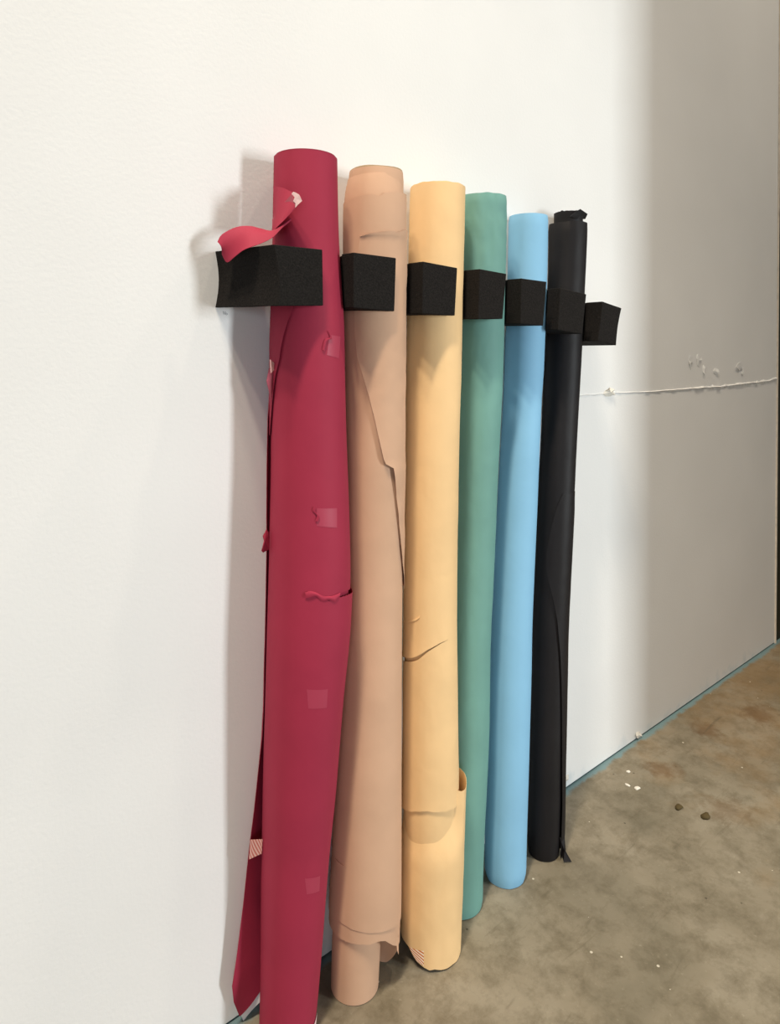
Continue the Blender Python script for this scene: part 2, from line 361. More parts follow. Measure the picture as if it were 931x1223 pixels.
# brown stain spreading towards the far end of the wall
far = math_(nt, 'MULTIPLY_ADD', X, .8, -1.25)
bs = math_(nt, 'MULTIPLY', ramp(nt, math_(nt, 'ADD', stain, math_(nt, 'MULTIPLY', math_(nt, 'MINIMUM', far, .6), .5)), [(.55, (0, 0, 0, 1)), (.85, (1, 1, 1, 1))]), .5)
col = mix(nt, bs, col, lin((128, 100, 60)))
for (px, py, rx, k) in ((1.66, -.115, .05, .5), (1.93, -.10, .05, .5), (1.62, -.29, .06, .3), (2.13, -.17, .07, .5)):
    v = N(nt, 'ShaderNodeVectorMath', operation='DISTANCE'); nt.links.new(obj, v.inputs[0]); v.inputs[1].default_value = (px, py, 0)
    e = math_(nt, 'ADD', math_(nt, 'DIVIDE', v.outputs['Value'], rx), math_(nt, 'MULTIPLY', math_(nt, 'SUBTRACT', mid, .5), 2.4))
    col = mix(nt, math_(nt, 'MULTIPLY', ramp(nt, e, [(.35, (1, 1, 1, 1)), (1., (0, 0, 0, 1))]), k), col, lin((96, 66, 32)))
# pale specks, dark dots and drag marks in the slab
for sc_, lim, k, cc in ((34., .07, .75, (206, 200, 184)), (27., .06, .7, (52, 46, 34))):
    vd = N(nt, 'ShaderNodeTexVoronoi', Scale=sc_); nt.links.new(obj, vd.inputs['Vector'])
    gate = N(nt, 'ShaderNodeSeparateColor'); nt.links.new(vd.outputs['Color'], gate.inputs[0])
    on_ = math_(nt, 'MULTIPLY', math_(nt, 'LESS_THAN', vd.outputs['Distance'], math_(nt, 'MULTIPLY', gate.outputs[1], lim*1.6)), math_(nt, 'GREATER_THAN', gate.outputs[0], .72))
    col = mix(nt, math_(nt, 'MULTIPLY', on_, k), col, lin(cc))
mpn = N(nt, 'ShaderNodeMapping'); nt.links.new(obj, mpn.inputs[0]); mpn.inputs['Rotation'].default_value = (0, 0, R(28)); mpn.inputs['Scale'].default_value = (6, 46, 1)
dg = N(nt, 'ShaderNodeTexNoise', Scale=1., Detail=6., Roughness=.65, Distortion=.6); nt.links.new(mpn.outputs[0], dg.inputs['Vector'])
col = mix(nt, math_(nt, 'MULTIPLY', ramp(nt, dg.outputs[0], [(.60, (0, 0, 0, 1)), (.74, (1, 1, 1, 1))]), .5), col, lin((78, 70, 54)))
# hairline dark scuffs
wv = N(nt, 'ShaderNodeTexVoronoi', feature='DISTANCE_TO_EDGE', Scale=2.3); 
wd = N(nt, 'ShaderNodeVectorMath', operation='ADD'); nt.links.new(obj, wd.inputs[0])
wn = N(nt, 'ShaderNodeTexNoise', Scale=5., Detail=5.); nt.links.new(obj, wn.inputs['Vector']); nt.links.new(wn.outputs[1], wd.inputs[1]); nt.links.new(wd.outputs[0], wv.inputs['Vector'])
ck = math_(nt, 'MULTIPLY', ramp(nt, wv.outputs[0], [(.0, (1, 1, 1, 1)), (.006, (0, 0, 0, 1))]), .14)
col = mix(nt, ck, col, lin((84, 74, 54)))
edge = math_(nt, 'ADD', Y, math_(nt, 'MULTIPLY', math_(nt, 'SUBTRACT', mid, .5), .05))
tl = ramp(nt, math_(nt, 'ADD', edge, .5), [(.482, (0, 0, 0, 1)), (.491, (1, 1, 1, 1))])
col = mix(nt, math_(nt, 'MULTIPLY', tl, .8), col, lin((98, 132, 140)))
nt.links.new(col, b.inputs['Base Color'])
b.inputs['Specular IOR Level'].default_value = .3
nt.links.new(ramp(nt, big, [(.3, (.5, .5, .5, 1)), (.7, (.68, .68, .68, 1))]), b.inputs['Roughness'])
bb = N(nt, 'ShaderNodeBump', Strength=.25, Distance=.002); nt.links.new(mid, bb.inputs['Height']); nt.links.new(bb.outputs[0], b.inputs['Normal'])
M['floor'] = m

# ------------------------------------------------------------------ the setting
def box(name, x0, x1, y0, y1, z0, z1, mat, parent=None):
    V = [(x, y, z) for x in (x0, x1) for y in (y0, y1) for z in (z0, z1)]
    Fc = [(0, 1, 3, 2), (4, 6, 7, 5), (0, 4, 5, 1), (2, 3, 7, 6), (0, 2, 6, 4), (1, 5, 7, 3)]
    o = mesh(name, V, Fc, mat, parent, False); return o

def WEND(z): return 2.706-.008*z           # the far end of the wall is slightly out of plumb
floor = box('floor', -3.5, 5, -6, .6, -.1, 0, M['floor']); floor['kind'] = 'structure'
wall = box('wall_back', -3.5, 2.694, 0, .14, .004, 3.6, M['wall']); wall['kind'] = 'structure'
for o_ in (wall,):
    for v in o_.data.vertices:
        if v.co.x > 2: v.co.x = WEND(v.co.z)
tr = box('trim_1', 2.694, 2.702, -.004, .14, .0, 3.6, M['bead']); tr['kind'] = 'structure'
dr_ = box('door_1', 2.702, 3.7, .004, .05, 0, 3.6, M['dark']); dr_['kind'] = 'structure'
for v in tr.data.vertices: v.co.x += WEND(v.co.z)-2.694
for v in dr_.data.vertices:
    if v.co.x < 3: v.co.x += WEND(v.co.z)-2.694
pt = box('added_shade_wall', 1.945, 3.7, -1.32, -1.2, 0, 3.6, M['wall']); pt['kind'] = 'structure'  # unseen partition, added to block the window light from the far wall end

# torn drywall joint: a ragged ridge of lifted paper along the sheet joint
SEAM = [(1.30, .948), (1.459, .949), (1.529, .949), (1.587, .951), (1.66, .949), (1.79, .947), (1.909, .948), (2.065, .949), (2.238, .95), (2.431, .955), (2.609, .96), (2.69, .965)]
rows = []
xs = frange(1.40, 2.698, .005)
for i, x in enumerate(xs):
    z = lerp(SEAM, x); g = .3+.7*sstep(1.6, 2.3, x)
    nn = lambda f, k: noise.noise(Vector((x*f, k, 0)))
    w1 = g*max(.0015, .004+.008*nn(20, 1)+.006*nn(75, 2)); w2 = g*max(.0015, .004+.008*nn(26, 5)+.006*nn(90, 6))
    hgt = .0008+.0065*g*max(.12, .35+nn(34, 9)*.9+.4*nn(120, 4)); jz = .003*g*nn(14, 3)
    rows.append([(x, .0005, z+jz+w1+.001), (x, -hgt*.5, z+jz+w1*.45), (x, -hgt, z+jz+.0006), (x, -hgt*.85, z+jz-w2*.2), (x, -hgt*.2, z+jz-w2*.6-.001), (x, .0005, z+jz-w2-.0015)])
grid('torn_joint', rows, M['wall'], wall, 0, smooth=False)
def scrap(name, cx, cz, rx, rz, seed, mat=None, lift=.004):
    rnd = random.Random(seed); V = [(cx, -lift, cz)]; n = 9
    for j in range(n):
        a = 2*math.pi*j/n; k = rnd.uniform(.6, 1.15)
        V.append((cx+rx*k*math.cos(a), -.0004 if rnd.random() < .6 else -lift*1.3, cz+rz*k*math.sin(a)))
    return solid(mesh(name, V, [(0, j+1, (j+1) % n+1) for j in range(n)], mat or M['wall'], wall, False), .0008)
scrap('torn_paper', 1.585, .953, .026, .012, 3, M['chalk'], .006)
for k, (x, z, rx, rz) in enumerate(((2.03, 1.028, .012, .02), (2.085, 1.034, .02, .02), (2.12, 1.005, .008, .016), (2.2, .998, .02, .012), (2.375, 1.016, .03, .016), (2.40, .995, .008, .014))):
    scrap('torn_paper', x, z, rx, rz, 20+k, None, .0022)
scrap('torn_paper', 1.405, .026, .014, .008, 44, M['chalk'], .003)
scrap('torn_paper', 1.74, .012, .02, .012, 45, M['chalk'], .004)
# faint pencil note under the first foam block
def stroke(name, pts, mat, parent, w=.0004):
    rows = []
    for i, p in enumerate(pts):
        a = Vector(pts[max(0, i-1)]); b_ = Vector(pts[min(len(pts)-1, i+1)]); d = (b_-a).normalized(); s = Vector((-d.z, 0, d.x))*w
        rows.append([tuple(Vector(p)+s), tuple(Vector(p)-s)])
    return grid(name, rows, mat, parent, .0002)
o = Vector((.5025, -.0004, 1.1035))
stroke('pencil_mark', [o+Vector(p) for p in ((0, 0, .0065), (.001, 0, .004), (.0018, 0, .0015))], M['ink'], wall)
stroke('pencil_mark', [o+Vector(p) for p in ((.0035, 0, .0062), (.0038, 0, .0022), (.006, 0, .001), (.0078, 0, .0024), (.0062, 0, .0038), (.0042, 0, .003))], M['ink'], wall)

# ------------------------------------------------------------------ foam blocks
ROLL_ORDER = ['red', 'tan', 'yel', 'grn', 'blu', 'blk']
FOAM_LABELS = ['black foam block left of the red roll, with the curled red scrap on top',
    'black foam block between the red roll and the tan roll', 'black foam block between the tan roll and the yellow roll',
    'black foam block between the yellow roll and the green roll', 'black foam block between the green roll and the blue roll',
    'black foam block between the blue roll and the black roll', 'black foam block right of the black roll, last in the line with bare wall beyond']
CLEAR = {'red': .0035, 'tan': .0075, 'yel': .0035, 'grn': .003, 'blu': .003, 'blk': .004}
def foam(i):
    (tl, bl, tr_, br) = BLK[i]; d = .13; ny, nz_ = 22, 10; L, Rr = [], []
    rl = ROLL_ORDER[i-1] if i > 0 else None; rr = ROLL_ORDER[i] if i < 6 else None
    rows = []
    for k in range(nz_+1):
        t = k/nz_; ring = []
        xl0 = bl[0]+(tl[0]-bl[0])*t; xr0 = br[0]+(tr_[0]-br[0])*t
        zl = bl[1]+(tl[1]-bl[1])*t; zr = br[1]+(tr_[1]-br[1])*t
        dz0 = .003*(1-t) if i < 6 else .002
        left, right = [], []
        for j in range(ny+1):
            y = -d*j/ny; z = (zl+zr)/2
            xl = xl0; xr = xr0
            if i == 0: xl = .4905+(xl0-.4905)*(j/ny)+.0055*math.sin(math.pi*t)*(1-.15*j/ny)-.001
            if i == 6:
                xr = xr0-.004*math.sin(math.pi*t); xl = xl0+.002*math.sin(math.pi*t)
            if rl:
                cx, cy, r = sec(rl, z); r += CLEAR[rl]; q = r*r-(y-cy)**2
                if q > 0 and y < cy: xl = max(xl, cx+math.sqrt(q))
                elif y >= cy: xl = max(xl, cx+r)
            if rr:
                cx, cy, r = sec(rr, z); r += CLEAR[rr]; q = r*r-(y-cy)**2
                if q > 0 and y < cy: xr = min(xr, cx-math.sqrt(q))
                elif y >= cy: xr = min(xr, cx-r)
            f = j/ny
            zz_l = zl+ (1-f)*.003*(1 if i < 6 else 0); zz_r = zr+(1-f)*.003*(1 if i < 6 else 0)
            left.append((xl, y, zz_l)); right.append((xr, y, zz_r))
        ring = left+right[::-1]; rows.append(ring)
    nc = len(rows[0]); V = [p for r in rows for p in r]; Fc = []
    for k in range(nz_):
        for j in range(nc):
            q = (j+1) % nc; Fc.append((k*nc+j, k*nc+q, (k+1)*nc+q, (k+1)*nc+j))
    for base, flip in ((0, True), (nz_*nc, False)):
        for j in range(ny):
            q = (base+j, base+j+1, base+nc-2-j, base+nc-1-j); Fc.append(q[::-1] if flip else q)
    me_o = mesh('foam_block', V, Fc, M['foam'], None, False)
    bm = bmesh.new(); bm.from_mesh(me_o.data); bmesh.ops.recalc_face_normals(bm, faces=bm.faces); bm.to_mesh(me_o.data); bm.free()
    bv = me_o.modifiers.new('soft_edge', 'BEVEL'); bv.width = .0012; bv.segments = 2; bv.limit_method = 'ANGLE'; bv.angle_limit = R(40)
    # give the block its own origin at its base on the wall
    base = Vector(((BLK[i][1][0]+BLK[i][3][0])/2, -.065, BLK[i][1][1]))
    me_o.data.transform(Matrix.Translation(-base)); me_o.location = base
    tag(me_o, FOAM_LABELS[i], 'foam block', 'black foam blocks along the wall')
for i in range(7): foam(i)

# ------------------------------------------------------------------ rolls
GROUP = 'rolls of coloured paper leaning on the wall'
def roll_root(n, label):
    cx, cy, r = sec(n, 0)
    return thing('paper_roll', label, 'paper roll', (cx, cy, 0), GROUP)

def patch(name, n, quad, dr, mat, parent, k=6, thick=.0004, uv=False):
    """a small piece on a roll given by four (angle, height) corners, clockwise from the upper left"""
    q = [(unw(a), z) for a, z in quad]; rows = []
    for i in range(k+1):
        t = i/k; a0 = q[0][0]+(q[3][0]-q[0][0])*t; z0 = q[0][1]+(q[3][1]-q[0][1])*t
        a1 = q[1][0]+(q[2][0]-q[1][0])*t; z1 = q[1][1]+(q[2][1]-q[1][1])*t
        rows.append([surf(n, a0+(a1-a0)*j/k, z0+(z1-z0)*j/k, dr(a0+(a1-a0)*j/k, z0+(z1-z0)*j/k) if callable(dr) else dr) for j in range(k+1)])
    return grid(name, rows, mat, parent, thick, uv=uv)

def crack_sheet(name, n, ths, top, bot, cu, cl, mat, parent, dr, rows=(30, 46)):
    """a layer split by an open tear: both sides share their vertices where the tear is closed"""
    V, Fc, nc = [], [], len(ths)
    for part, (zt, zb, k) in enumerate(((top, cu, rows[0]), (cl, bot, rows[1]))):
        b0 = len(V)
        for i in range(k+1):
            for a in ths:
                f = i/k; f = f**1.6 if part == 0 else 1-(1-f)**1.6      # finer next to the tear
                z = zb(a)+(zt(a)-zb(a))*f
                V.append(surf(n, a, z, dr(a, z, part)))
        for i in range(k):
            for j in range(nc-1):
                Fc.append((b0+i*nc+j, b0+i*nc+j+1, b0+(i+1)*nc+j+1, b0+(i+1)*nc+j))
    o = mesh(name, V, Fc, mat, parent)
    bm = bmesh.new(); bm.from_mesh(o.data); bmesh.ops.remove_doubles(bm, verts=bm.verts, dist=2e-5)
    for f in bm.faces: f.smooth = True
    bm.to_mesh(o.data); bm.free()
    yield solid(o, .0003)

def ribbon(name, A, B, mat, parent, k=5, bulge=0., thick=.0006, uv=False):
    rows = []
    def rs(P, t):
        s = t*(len(P)-1); i = min(int(s), len(P)-2); f = s-i
        p0, p1, p2, p3 = (Vector(P[max(0, i-1)]), Vector(P[i]), Vector(P[i+1]), Vector(P[min(len(P)-1, i+2)]))
        return .5*((2*p1)+(p2-p0)*f+(2*p0-5*p1+4*p2-p3)*f*f+(3*p1-p0-3*p2+p3)*f**3)
    m_ = 28
    for i in range(m_+1):
        a, c = rs(A, i/m_), rs(B, i/m_)
        rows.append([tuple(a.lerp(c, j/k)+Vector((0, -1, .4))*bulge*math.sin(math.pi*j/k)) for j in range(k+1)])
    return grid(name, rows, mat, parent, thick, uv=uv)

def polygon(name, pts, mat, parent, thick=.0006, lift=0.):
    c = sum((Vector(p) for p in pts), Vector())/len(pts)+Vector((-.55*lift, -.83*lift, 0)); V = [tuple(c)]+list(pts); n = len(pts)
    return solid(mesh(name, V, [(0, j+1, (j+1) % n+1) for j in range(n)], mat, parent, False), thick)

# ---- red
rt = roll_root('red', 'crimson red paper roll, leftmost and tallest, torn, with a loose sheet behind it')
dn = lambda a, z: dent(a, z, 1, .0009)
core_and_ends('red', .001, 1.353, lambda a, z: -.0035 if z < 1.345 else -.0006, M['red'], M['card'], rt, .027)
tear = uw(PTS['red_tear'])
t0, t1 = tear[0][0], tear[-1][0]
def rk(a): return sstep(t0+14, t0+40, a)*(1-sstep(20, 50, a))
def rc_up(a): return lerp(tear, a)+.0006*rk(a)
def rc_lo(a): return lerp(tear, a)-.0048*rk(a)+.0006*math.sin(a*.9)*rk(a)
def rdr(a, z, part):
    k = rk(a)*(.35+.65*sstep(-110, -50, a)); d = dn(a, z)
    return d+.0030*k*math.exp(-max(0, lerp(tear, a)-z)/.05) if part == 1 else d-.0010*k*math.exp(-max(0, z-lerp(tear, a))/.02)
ths = frange(-207, 125, 3.4)
for o in crack_sheet('outer_sheet', 'red', ths, lambda a: 1.3505, lambda a: .0015, rc_up, rc_lo, M['red'], rt, rdr): pass
# the fibre lip hanging in the tear
lipA = [surf('red', a, rc_up(a)+.001, .001) for a in frange(t0+16, t0+66, 5)]
lipB = [surf('red', a, rc_up(a)-.0062-.0022*math.sin(i*1.7), .0016+.0008*math.sin(i)) for i, a in enumerate(frange(t0+16, t0+66, 5))]
ribbon('torn_lip', lipA, lipB, M['red'], rt, 4, .0012)
# free edge of the outer sheet below the foam block: an overlapping strip with its own torn edge
slit = [(unw(a), z) for a, z in PTS['red_slit']]
sl = sorted((z, a) for a, z in slit)
rows = []
for z in frange(.92, 1.19, .006):
    a0 = lerp(sl, z) if z < 1.11 else lerp(sl, 1.11)+(z-1.11)*120
    rows.append([surf('red', a0-48*j/8, z, dn(a0-48*j/8, z)+.0026*(1-j/8)**2+.0004) for j in range(9)])
grid('overlap_strip', rows, M['red'], rt, .0003)
for q, dz in (('red_s1', 0), ('red_s2', 0)):
    P_ = [(unw(a), z) for a, z in PTS[q]]
    A = [surf('red', a, z, .0012) for a, z in P_]
    B = [surf('red', a+3.5, z-.0015, .0016) for a, z in P_]
    ribbon('small_tear', A, B, M['red'], rt, 3, .0004)
for q in ('red_t1', 'red_t2', 'red_t3', 'red_t4'):
    patch('clear_tape', 'red', PTS[q], lambda a, z: dn(a, z)+.00035, M['red_tape'], rt, 10, 0)
# loose sheet that has come away behind the roll
rows = []
E = W3['sheet']
for i in range(len(E)-1):
    for s in range(4):
        t = s/4; e = Vector(E[i]).lerp(Vector(E[i+1]), t)
        rows.append(e)
rows.append(Vector(E[-1])); out = []
for e in rows:
    zz = e.z; zb = zz+lerp([(0, .034), (.12, .02), (.3, .0), (1, 0)], zz)
    a = surf('red', 118, min(zb, 1.2), .0008); a.z = zb
    c = surf('red', 150, zb, .001+lerp([(0, .012), (.3, .011), (.5, .0045), (1, .0038)], zz)); c.z = (zz+zb)/2
    c = (c+(e+a)/2)/2 if zz < .35 else c
    out.append([tuple((1-t)**2*e+2*t*(1-t)*c+t*t*a) for t in [j/10 for j in range(11)]])
grid('loose_sheet', out, M['red'], rt, .0006)
rows = []
WA, WB = W3['sheet_low'], W3['white_low']
ribbon('white_backing', [Vector(p)+Vector((.004, .005, 0)) for p in WA], WB, M['white'], rt, 4, 0)['label'] = 'white torn paper edge'
q = [Vector(p)+Vector((-.001, -.0025, 0)) for p in W3['tape_low']]
ribbon('striped_tape', [q[0], q[1]], [q[3], q[2]], M['stripes_red'], rt, 4, 0, .0004, True)['label'] = 'pink striped tape'
q = [Vector(p)+Vector((-.002, -.003, 0)) for p in W3['stripe_mid']]
ribbon('striped_tape', [q[0], q[1]], [q[3], q[2]], M['stripes_red'], rt, 4, 0, .0004, True)['label'] = 'pink striped tape'
polygon('torn_curl', W3['curl_mid'], M['red_pale'], rt, .0006, .004)
polygon('torn_curl', W3['curl_low'], M['red'], rt, .0006, .004)
patch('frayed_edge', 'red', [(-72, .012), (-44, .022), (-44, .003), (-66, .003)], .0012, M['worn'], rt, 5, 0)['label'] = 'whitish frayed bottom corner'
# strip torn from the top, folded over and lying on the foam block
ribbon('torn_strip', W3['flapA_top'], W3['flapA_bot'], M['red'], rt, 8, .002)
ribbon('torn_strip', W3['stripB_top'], W3['stripB_bot'], M['red'], rt, 8, .004)
polygon('frayed_patch', W3['pale'], M['red_pale'], rt, .0003, .0005)
polygon('frayed_edge', W3['fray'], M['worn'], rt, .0003, .0005)['label'] = 'whitish frayed paper edge'

# ---- tan
tn = roll_root('tan', 'tan kraft paper roll, second from the left, wrapped in several torn layers')
SEC['tan_in'] = [(.06, .7215, -.0745, .050), (.2, .7275, -.0733, .052), (.34, .7315, -.0722, .0515), (.7, .7437, -.0692, .0465), (1.1, .7482, -.066, .0485), (1.26, .7515, -.0648, .0462), (1.3512, .7538, -.0639, .0467)]
core_and_ends('tan_in', .10, 1.3512, 0., M['tan'], M['card'], tn, .024)
# the bare tube of paper that stands on the floor
core_o = []
for z in frange(.001, .22, .006):
    cx, cy, r = sec('core', z)
    core_o.append([(cx+r*math.cos(R(a)), cy+r*math.sin(R(a)), z) for a in frange(0, 354, 6)])
grid('inner_roll', core_o, M['tan'], tn, .001, True)
l2 = uw(PTS['tan_l2']); l3 = uw(PTS['tan_l3']); b1 = uw(PTS['tan_b1']); b2 = uw(PTS['tan_b2'])
ths = frange(-255, 100, 4)
d2 = lambda a, z: dent(a, z, 6, .0008)-.0007-.0016*sstep(1.29, 1.33, z)
jt = lambda a, s, k: k*noise.noise(Vector((a*.11, s, 0)))
def l2top(a): return min(1.3475, lerp(l2, a))+jt(a, 1, .0012)
def l2bot(a): return lerp(b2+[(-40, .062), (-10, .07), (60, .09), (100, .104)], a)+jt(a, 2, .001)
sheet('inner_wrap', 'tan', ths, l2top, l2bot, M['tan'], tn, d2, 60)
def d3(a, z): return dent(a, z, 6, .0008)+.0004+.0030*math.exp(-((a+52)/26)**2)*sstep(1.2, 1.31, z)
def l3top(a): return lerp(l3, a)+jt(a, 3, .0016)
def l3bot(a): return lerp(b1+[(-20, .105), (100, .123)], a)+jt(a, 4, .0012)
sheet('outer_wrap', 'tan', ths, l3top, l3bot, M['tan'], tn, d3, 60)
# outermost torn flap
ft = uw(PTS['tan_ft']); fe = sorted((z, unw(a)) for a, z in PTS['tan_fl'])
def flap_edge(z): return lerp(fe, z)
rows = []
for i, z in enumerate(frange(.652, 1.2347, .008)):
    a0 = flap_edge(z); r = []
    lift = .0022+.0028*math.exp(-((z-.865)/.05)**2)+.0008*abs(noise.noise(Vector((0, 3, z*30))))
    for j in range(25):
        t = j/24; a = a0+(45-a0)*t
        r.append(surf('tan', a, z, dent(a, z, 6, .0008)+.0014+lift*(1-t)**3+crumple(a, z, 8, .0016)))
    rows.append(r)
a0 = flap_edge(1.2347)
for i in range(1, 5):
    r = []
    for j in range(25):
        t = j/24; a = a0+(45-a0)*t; z = 1.2347+(lerp(ft, a)+jt(a, 9, .001)-1.2347)*i/4
        r.append(surf('tan', a, z, dent(a, z, 6, .0008)+.0018+.0022*(1-t)**3+crumple(a, z, 8, .0016)+.001*i/4))
    rows.append(r)
grid('torn_flap', rows, M['tan'], tn, .0004)
# the hanging corner at the bottom right
HG = (-66, -58, -50, -42, -34, -26, -18, -8, 2, 12, 24, 36)
HZ = [(-66, .068), (-56, .050), (-46, .036), (-30, .018), (-18, .005), (-8, .003), (12, .003), (24, .006), (36, .02)]
HA = [surf('tan', a, lerp(b2, max(-62.6, a))+.012, -.0012) for a in (-66, -60, -54)]+[Vector((.7715, -.092, .075)), Vector((.767, -.080, .075)), Vector((.762, -.070, .075)), Vector((.756, -.061, .075)), Vector((.750, -.054, .075))]
HB_ = [surf('tan', -64, .066, -.0008), surf('tan', -59, .054, 0), Vector((.7705, -.1035, .036)), Vector((.7685, -.094, .020)), Vector((.7645, -.083, .006)), Vector((.759, -.073, .003)), Vector((.753, -.063, .003)), Vector((.747, -.056, .005))]
ribbon('hanging_corner', HA, HB_, M['tan'], tn, 6, 0, .0004)
cx, cy, r_ = sec('tan_in', 1.351)
grid('grey_rim', [[(cx+(r_-k)*math.cos(R(a)), cy+(r_-k)*math.sin(R(a)), z+.0006*math.sin(a*.07)) for a in frange(0, 354, 6)] for k, z in ((.002, 1.349), (.002, 1.3532), (.004, 1.3532), (.004, 1.34))], M['card'], tn, 0, True)['label'] = 'grey ring along the top edge'  # thin grey ring just inside the top edge

# ---- yellow
ye = roll_root('yel', 'pale yellow paper roll between the tan and green rolls, cracked across the middle')
SEC['yel_full'] = [(.02, .8475, -.1030, .044), (.14, .8520, -.099, .046)]+SEC['yel']
core_and_ends('yel_full', .012, 1.3526, lambda a, z: -.0034 if z < 1.33 else -.0006, M['yellow'], M['card'], ye, .027, dz=lambda a, z: .0015*noise.noise(Vector((a*.06, 0, 0)))*sstep(1.3, 1.35, z))
cu = uw(PTS['yel_cu']); cl = uw(PTS['yel_cl']); yb = uw(PTS['yel_bot'])
ydn = lambda a, z: dent(a, z, 11, .0007)+crumple(a, z, 4, .0007)
def ycu(a): return lerp([(-240, cu[0][1]+.002)]+cu, a)+.0004*noise.noise(Vector((a*.4, 7, 0)))
def ycl(a):
    if a > cu[-2][0]: return ycu(a)
    return min(ycu(a), lerp(cl, a)-.0022*(1-sstep(-175, -115, a))-.0004)
def ydr(a, z, part):
    g = max(0, ycu(a)-ycl(a))
    return ydn(a, z)+(.25*g*math.exp(-abs(z-ycu(a))/.02) if part == 0 else -.1*g*math.exp(-abs(z-ycu(a))/.02))
ths = frange(-225, 120, 3)
ybot = lambda a: lerp(yb+[(-20, .262), (120, .25)], a)+.0012*noise.noise(Vector((a*.13, 2, 0)))
for o in crack_sheet('outer_sheet', 'yel', ths, lambda a: 1.3505+.0012*noise.noise(Vector((a*.06, 0, 0))), ybot, ycu, ycl, M['yellow'], ye, ydr): pass
P_ = [(unw(a), z) for a, z in PTS['yel_c2']]
ribbon('small_tear', [surf('yel', a, z+.001, .0006) for a, z in P_], [surf('yel', a, z-.0025, .0014) for a, z in P_], M['yellow'], ye, 3, 0)
sb = uw(PTS['ysh_bot'])
def shtop(a): return lerp([(-240, .285), (-85, .288), (-72, .282), (-60, .2825), (-30, .288), (0, .288), (100, .283)], a)+jt(a, 12, .001)
def shbot(a): return max(.0012, lerp([(-240, .032)]+sb+[(-20, .002), (110, .012)], a))
def shdr(a, z):
    front = 1-sstep(-88, -64, a)
    k = front*sstep(.17, .25, z)*(1-.6*sstep(-185, -215, a))
    return -.0118*k+dent(a, z, 14, .0010)+crumple(a, z, 9, .0012)-.002*sstep(.04, 0, z)*0
sheet('lower_wrap', 'ysh', frange(-235, 105, 3), shtop, shbot, M['yellow'], ye, shdr, 36, .0004)
patch('striped_tape', 'ysh', PTS['ysh_tape'], lambda a, z: shdr(a, z)+.0005, M['stripes'], ye, 10, 0, True)['label'] = 'orange and white striped tape'

# ---- green
gr = roll_root('grn', 'green paper roll between the yellow and blue rolls, creased near its top')
def gdr(a, z):
    top = sstep(1.10, 1.33, z)
    return dent(a, z, 21, .0006)+crumple(a, z, 17, .0007+.0022*top)-.0006-.0012*top*math.exp(-((unw(a % 360 if a % 360 < 90 else a % 360-360)+118)/10)**2)
core_and_ends('grn', .001, 1.3535, gdr, M['green'], M['card'], gr, .026, dz=lambda a, z: .0022*noise.noise(Vector((math.cos(R(a))*2, math.sin(R(a))*2, 4)))*sstep(1.3, 1.35, z), seg=110, rows=140)

# ---- blue
bl_ = roll_root('blu', 'smooth light blue paper roll between the green and black rolls')
core_and_ends('blu', .001, 1.3385, lambda a, z: dent(a, z, 31, .0003)+crumple(a, z, 33, .0018)*sstep(.05, .0, z)-.0018*sstep(.02, 0, z), M['blue'], M['card'], bl_, .025, rows=120)

# ---- black
bk = roll_root('blk', 'black paper roll, rightmost of the six, with a ragged top')
SEC['blk_in'] = [(z, x, y, r-.0016) for z, x, y, r in SEC['blk']]
core_and_ends('blk_in', .001, 1.3409, lambda a, z: dent(a, z, 41, .0008)+crumple(a, z, 43, .0006+.0015*sstep(1.28, 1.33, z)), M['black'], M['card'], bk, .022, dz=lambda a, z: .0025*noise.noise(Vector((math.cos(R(a))*1.6, math.sin(R(a))*1.6, 8)))*sstep(1.3, 1.34, z))
cx, cy, r_ = sec('blk', 1.34); rows = []
for i in range(9):
    rows.append([(cx+.0015+.0315*math.cos(R(a)), cy+.0315*math.sin(R(a)), 1.30+(.0655+.0035*noise.noise(Vector((a*.05, 1, 0)))+(.003 if a % 360 > 180 and unw((a+180) % 360-180) < -165 else 0))*i/8) for a in frange(0, 354, 6)])
grid('ragged_inner_roll', rows, M['black'], bk, .0008, True)
polygon('torn_tip', [Vector(p) for p in W3['stub_tip']], M['black'], bk, .0006, .003)
be = sorted((z, unw(a)) for a, z in PTS['blk_e'])
rows = []
for z in frange(.004, .75, .01):
    a0 = lerp(be, z); r = []
    for j in range(17):
        t = j/16; a = a0+(50-a0)*t
        fl_ = .0055*sstep(.45, .0, z)*math.exp(-((a+58)/22)**2)
        r.append(surf('blk', a, z, -.0012*sstep(.69, .75, z)+.0002+(.0016*(1-t)**2)*sstep(.76, .66, z)+fl_+dent(a, z, 41, .0008)))
    rows.append(r)
grid('outer_sheet', rows, M['black'], bk, .0007)
polygon('torn_corner', BFLAP, M['black'], bk, .0007, .001)

# ------------------------------------------------------------------ bits on the floor
def bit(name, x, y, rx, ry, h, mat, label, cat, seed):
    rnd = random.Random(seed); n = 12; V = []; Fc = []
    lv = ((0, 1.), (.45, 1.05), (.85, .7))
    ks = [rnd.uniform(.75, 1.15) for _ in range(n)]
    for hz, s in lv:
        for j in range(n):
            a = 2*math.pi*j/n; V.append((x+rx*s*ks[j]*math.cos(a), y+ry*s*ks[j]*math.sin(a), h*hz+.0002))
    V.append((x, y, h))
    for i in range(2):
        for j in range(n): k = (j+1) % n; Fc.append((i*n+j, i*n+k, (i+1)*n+k, (i+1)*n+j))
    for j in range(n): Fc.append((2*n+j, 2*n+(j+1) % n, 3*n))
    Fc.append(tuple(range(n))[::-1])
    o = mesh(name, [(a-x, b_-y, c) for a, b_, c in V], Fc, mat); o.location = (x, y, 0)
    tag(o, label, cat, {'pebble': 'dark pebbles on the concrete', 'paint chip': 'white chips on the concrete'}[cat])
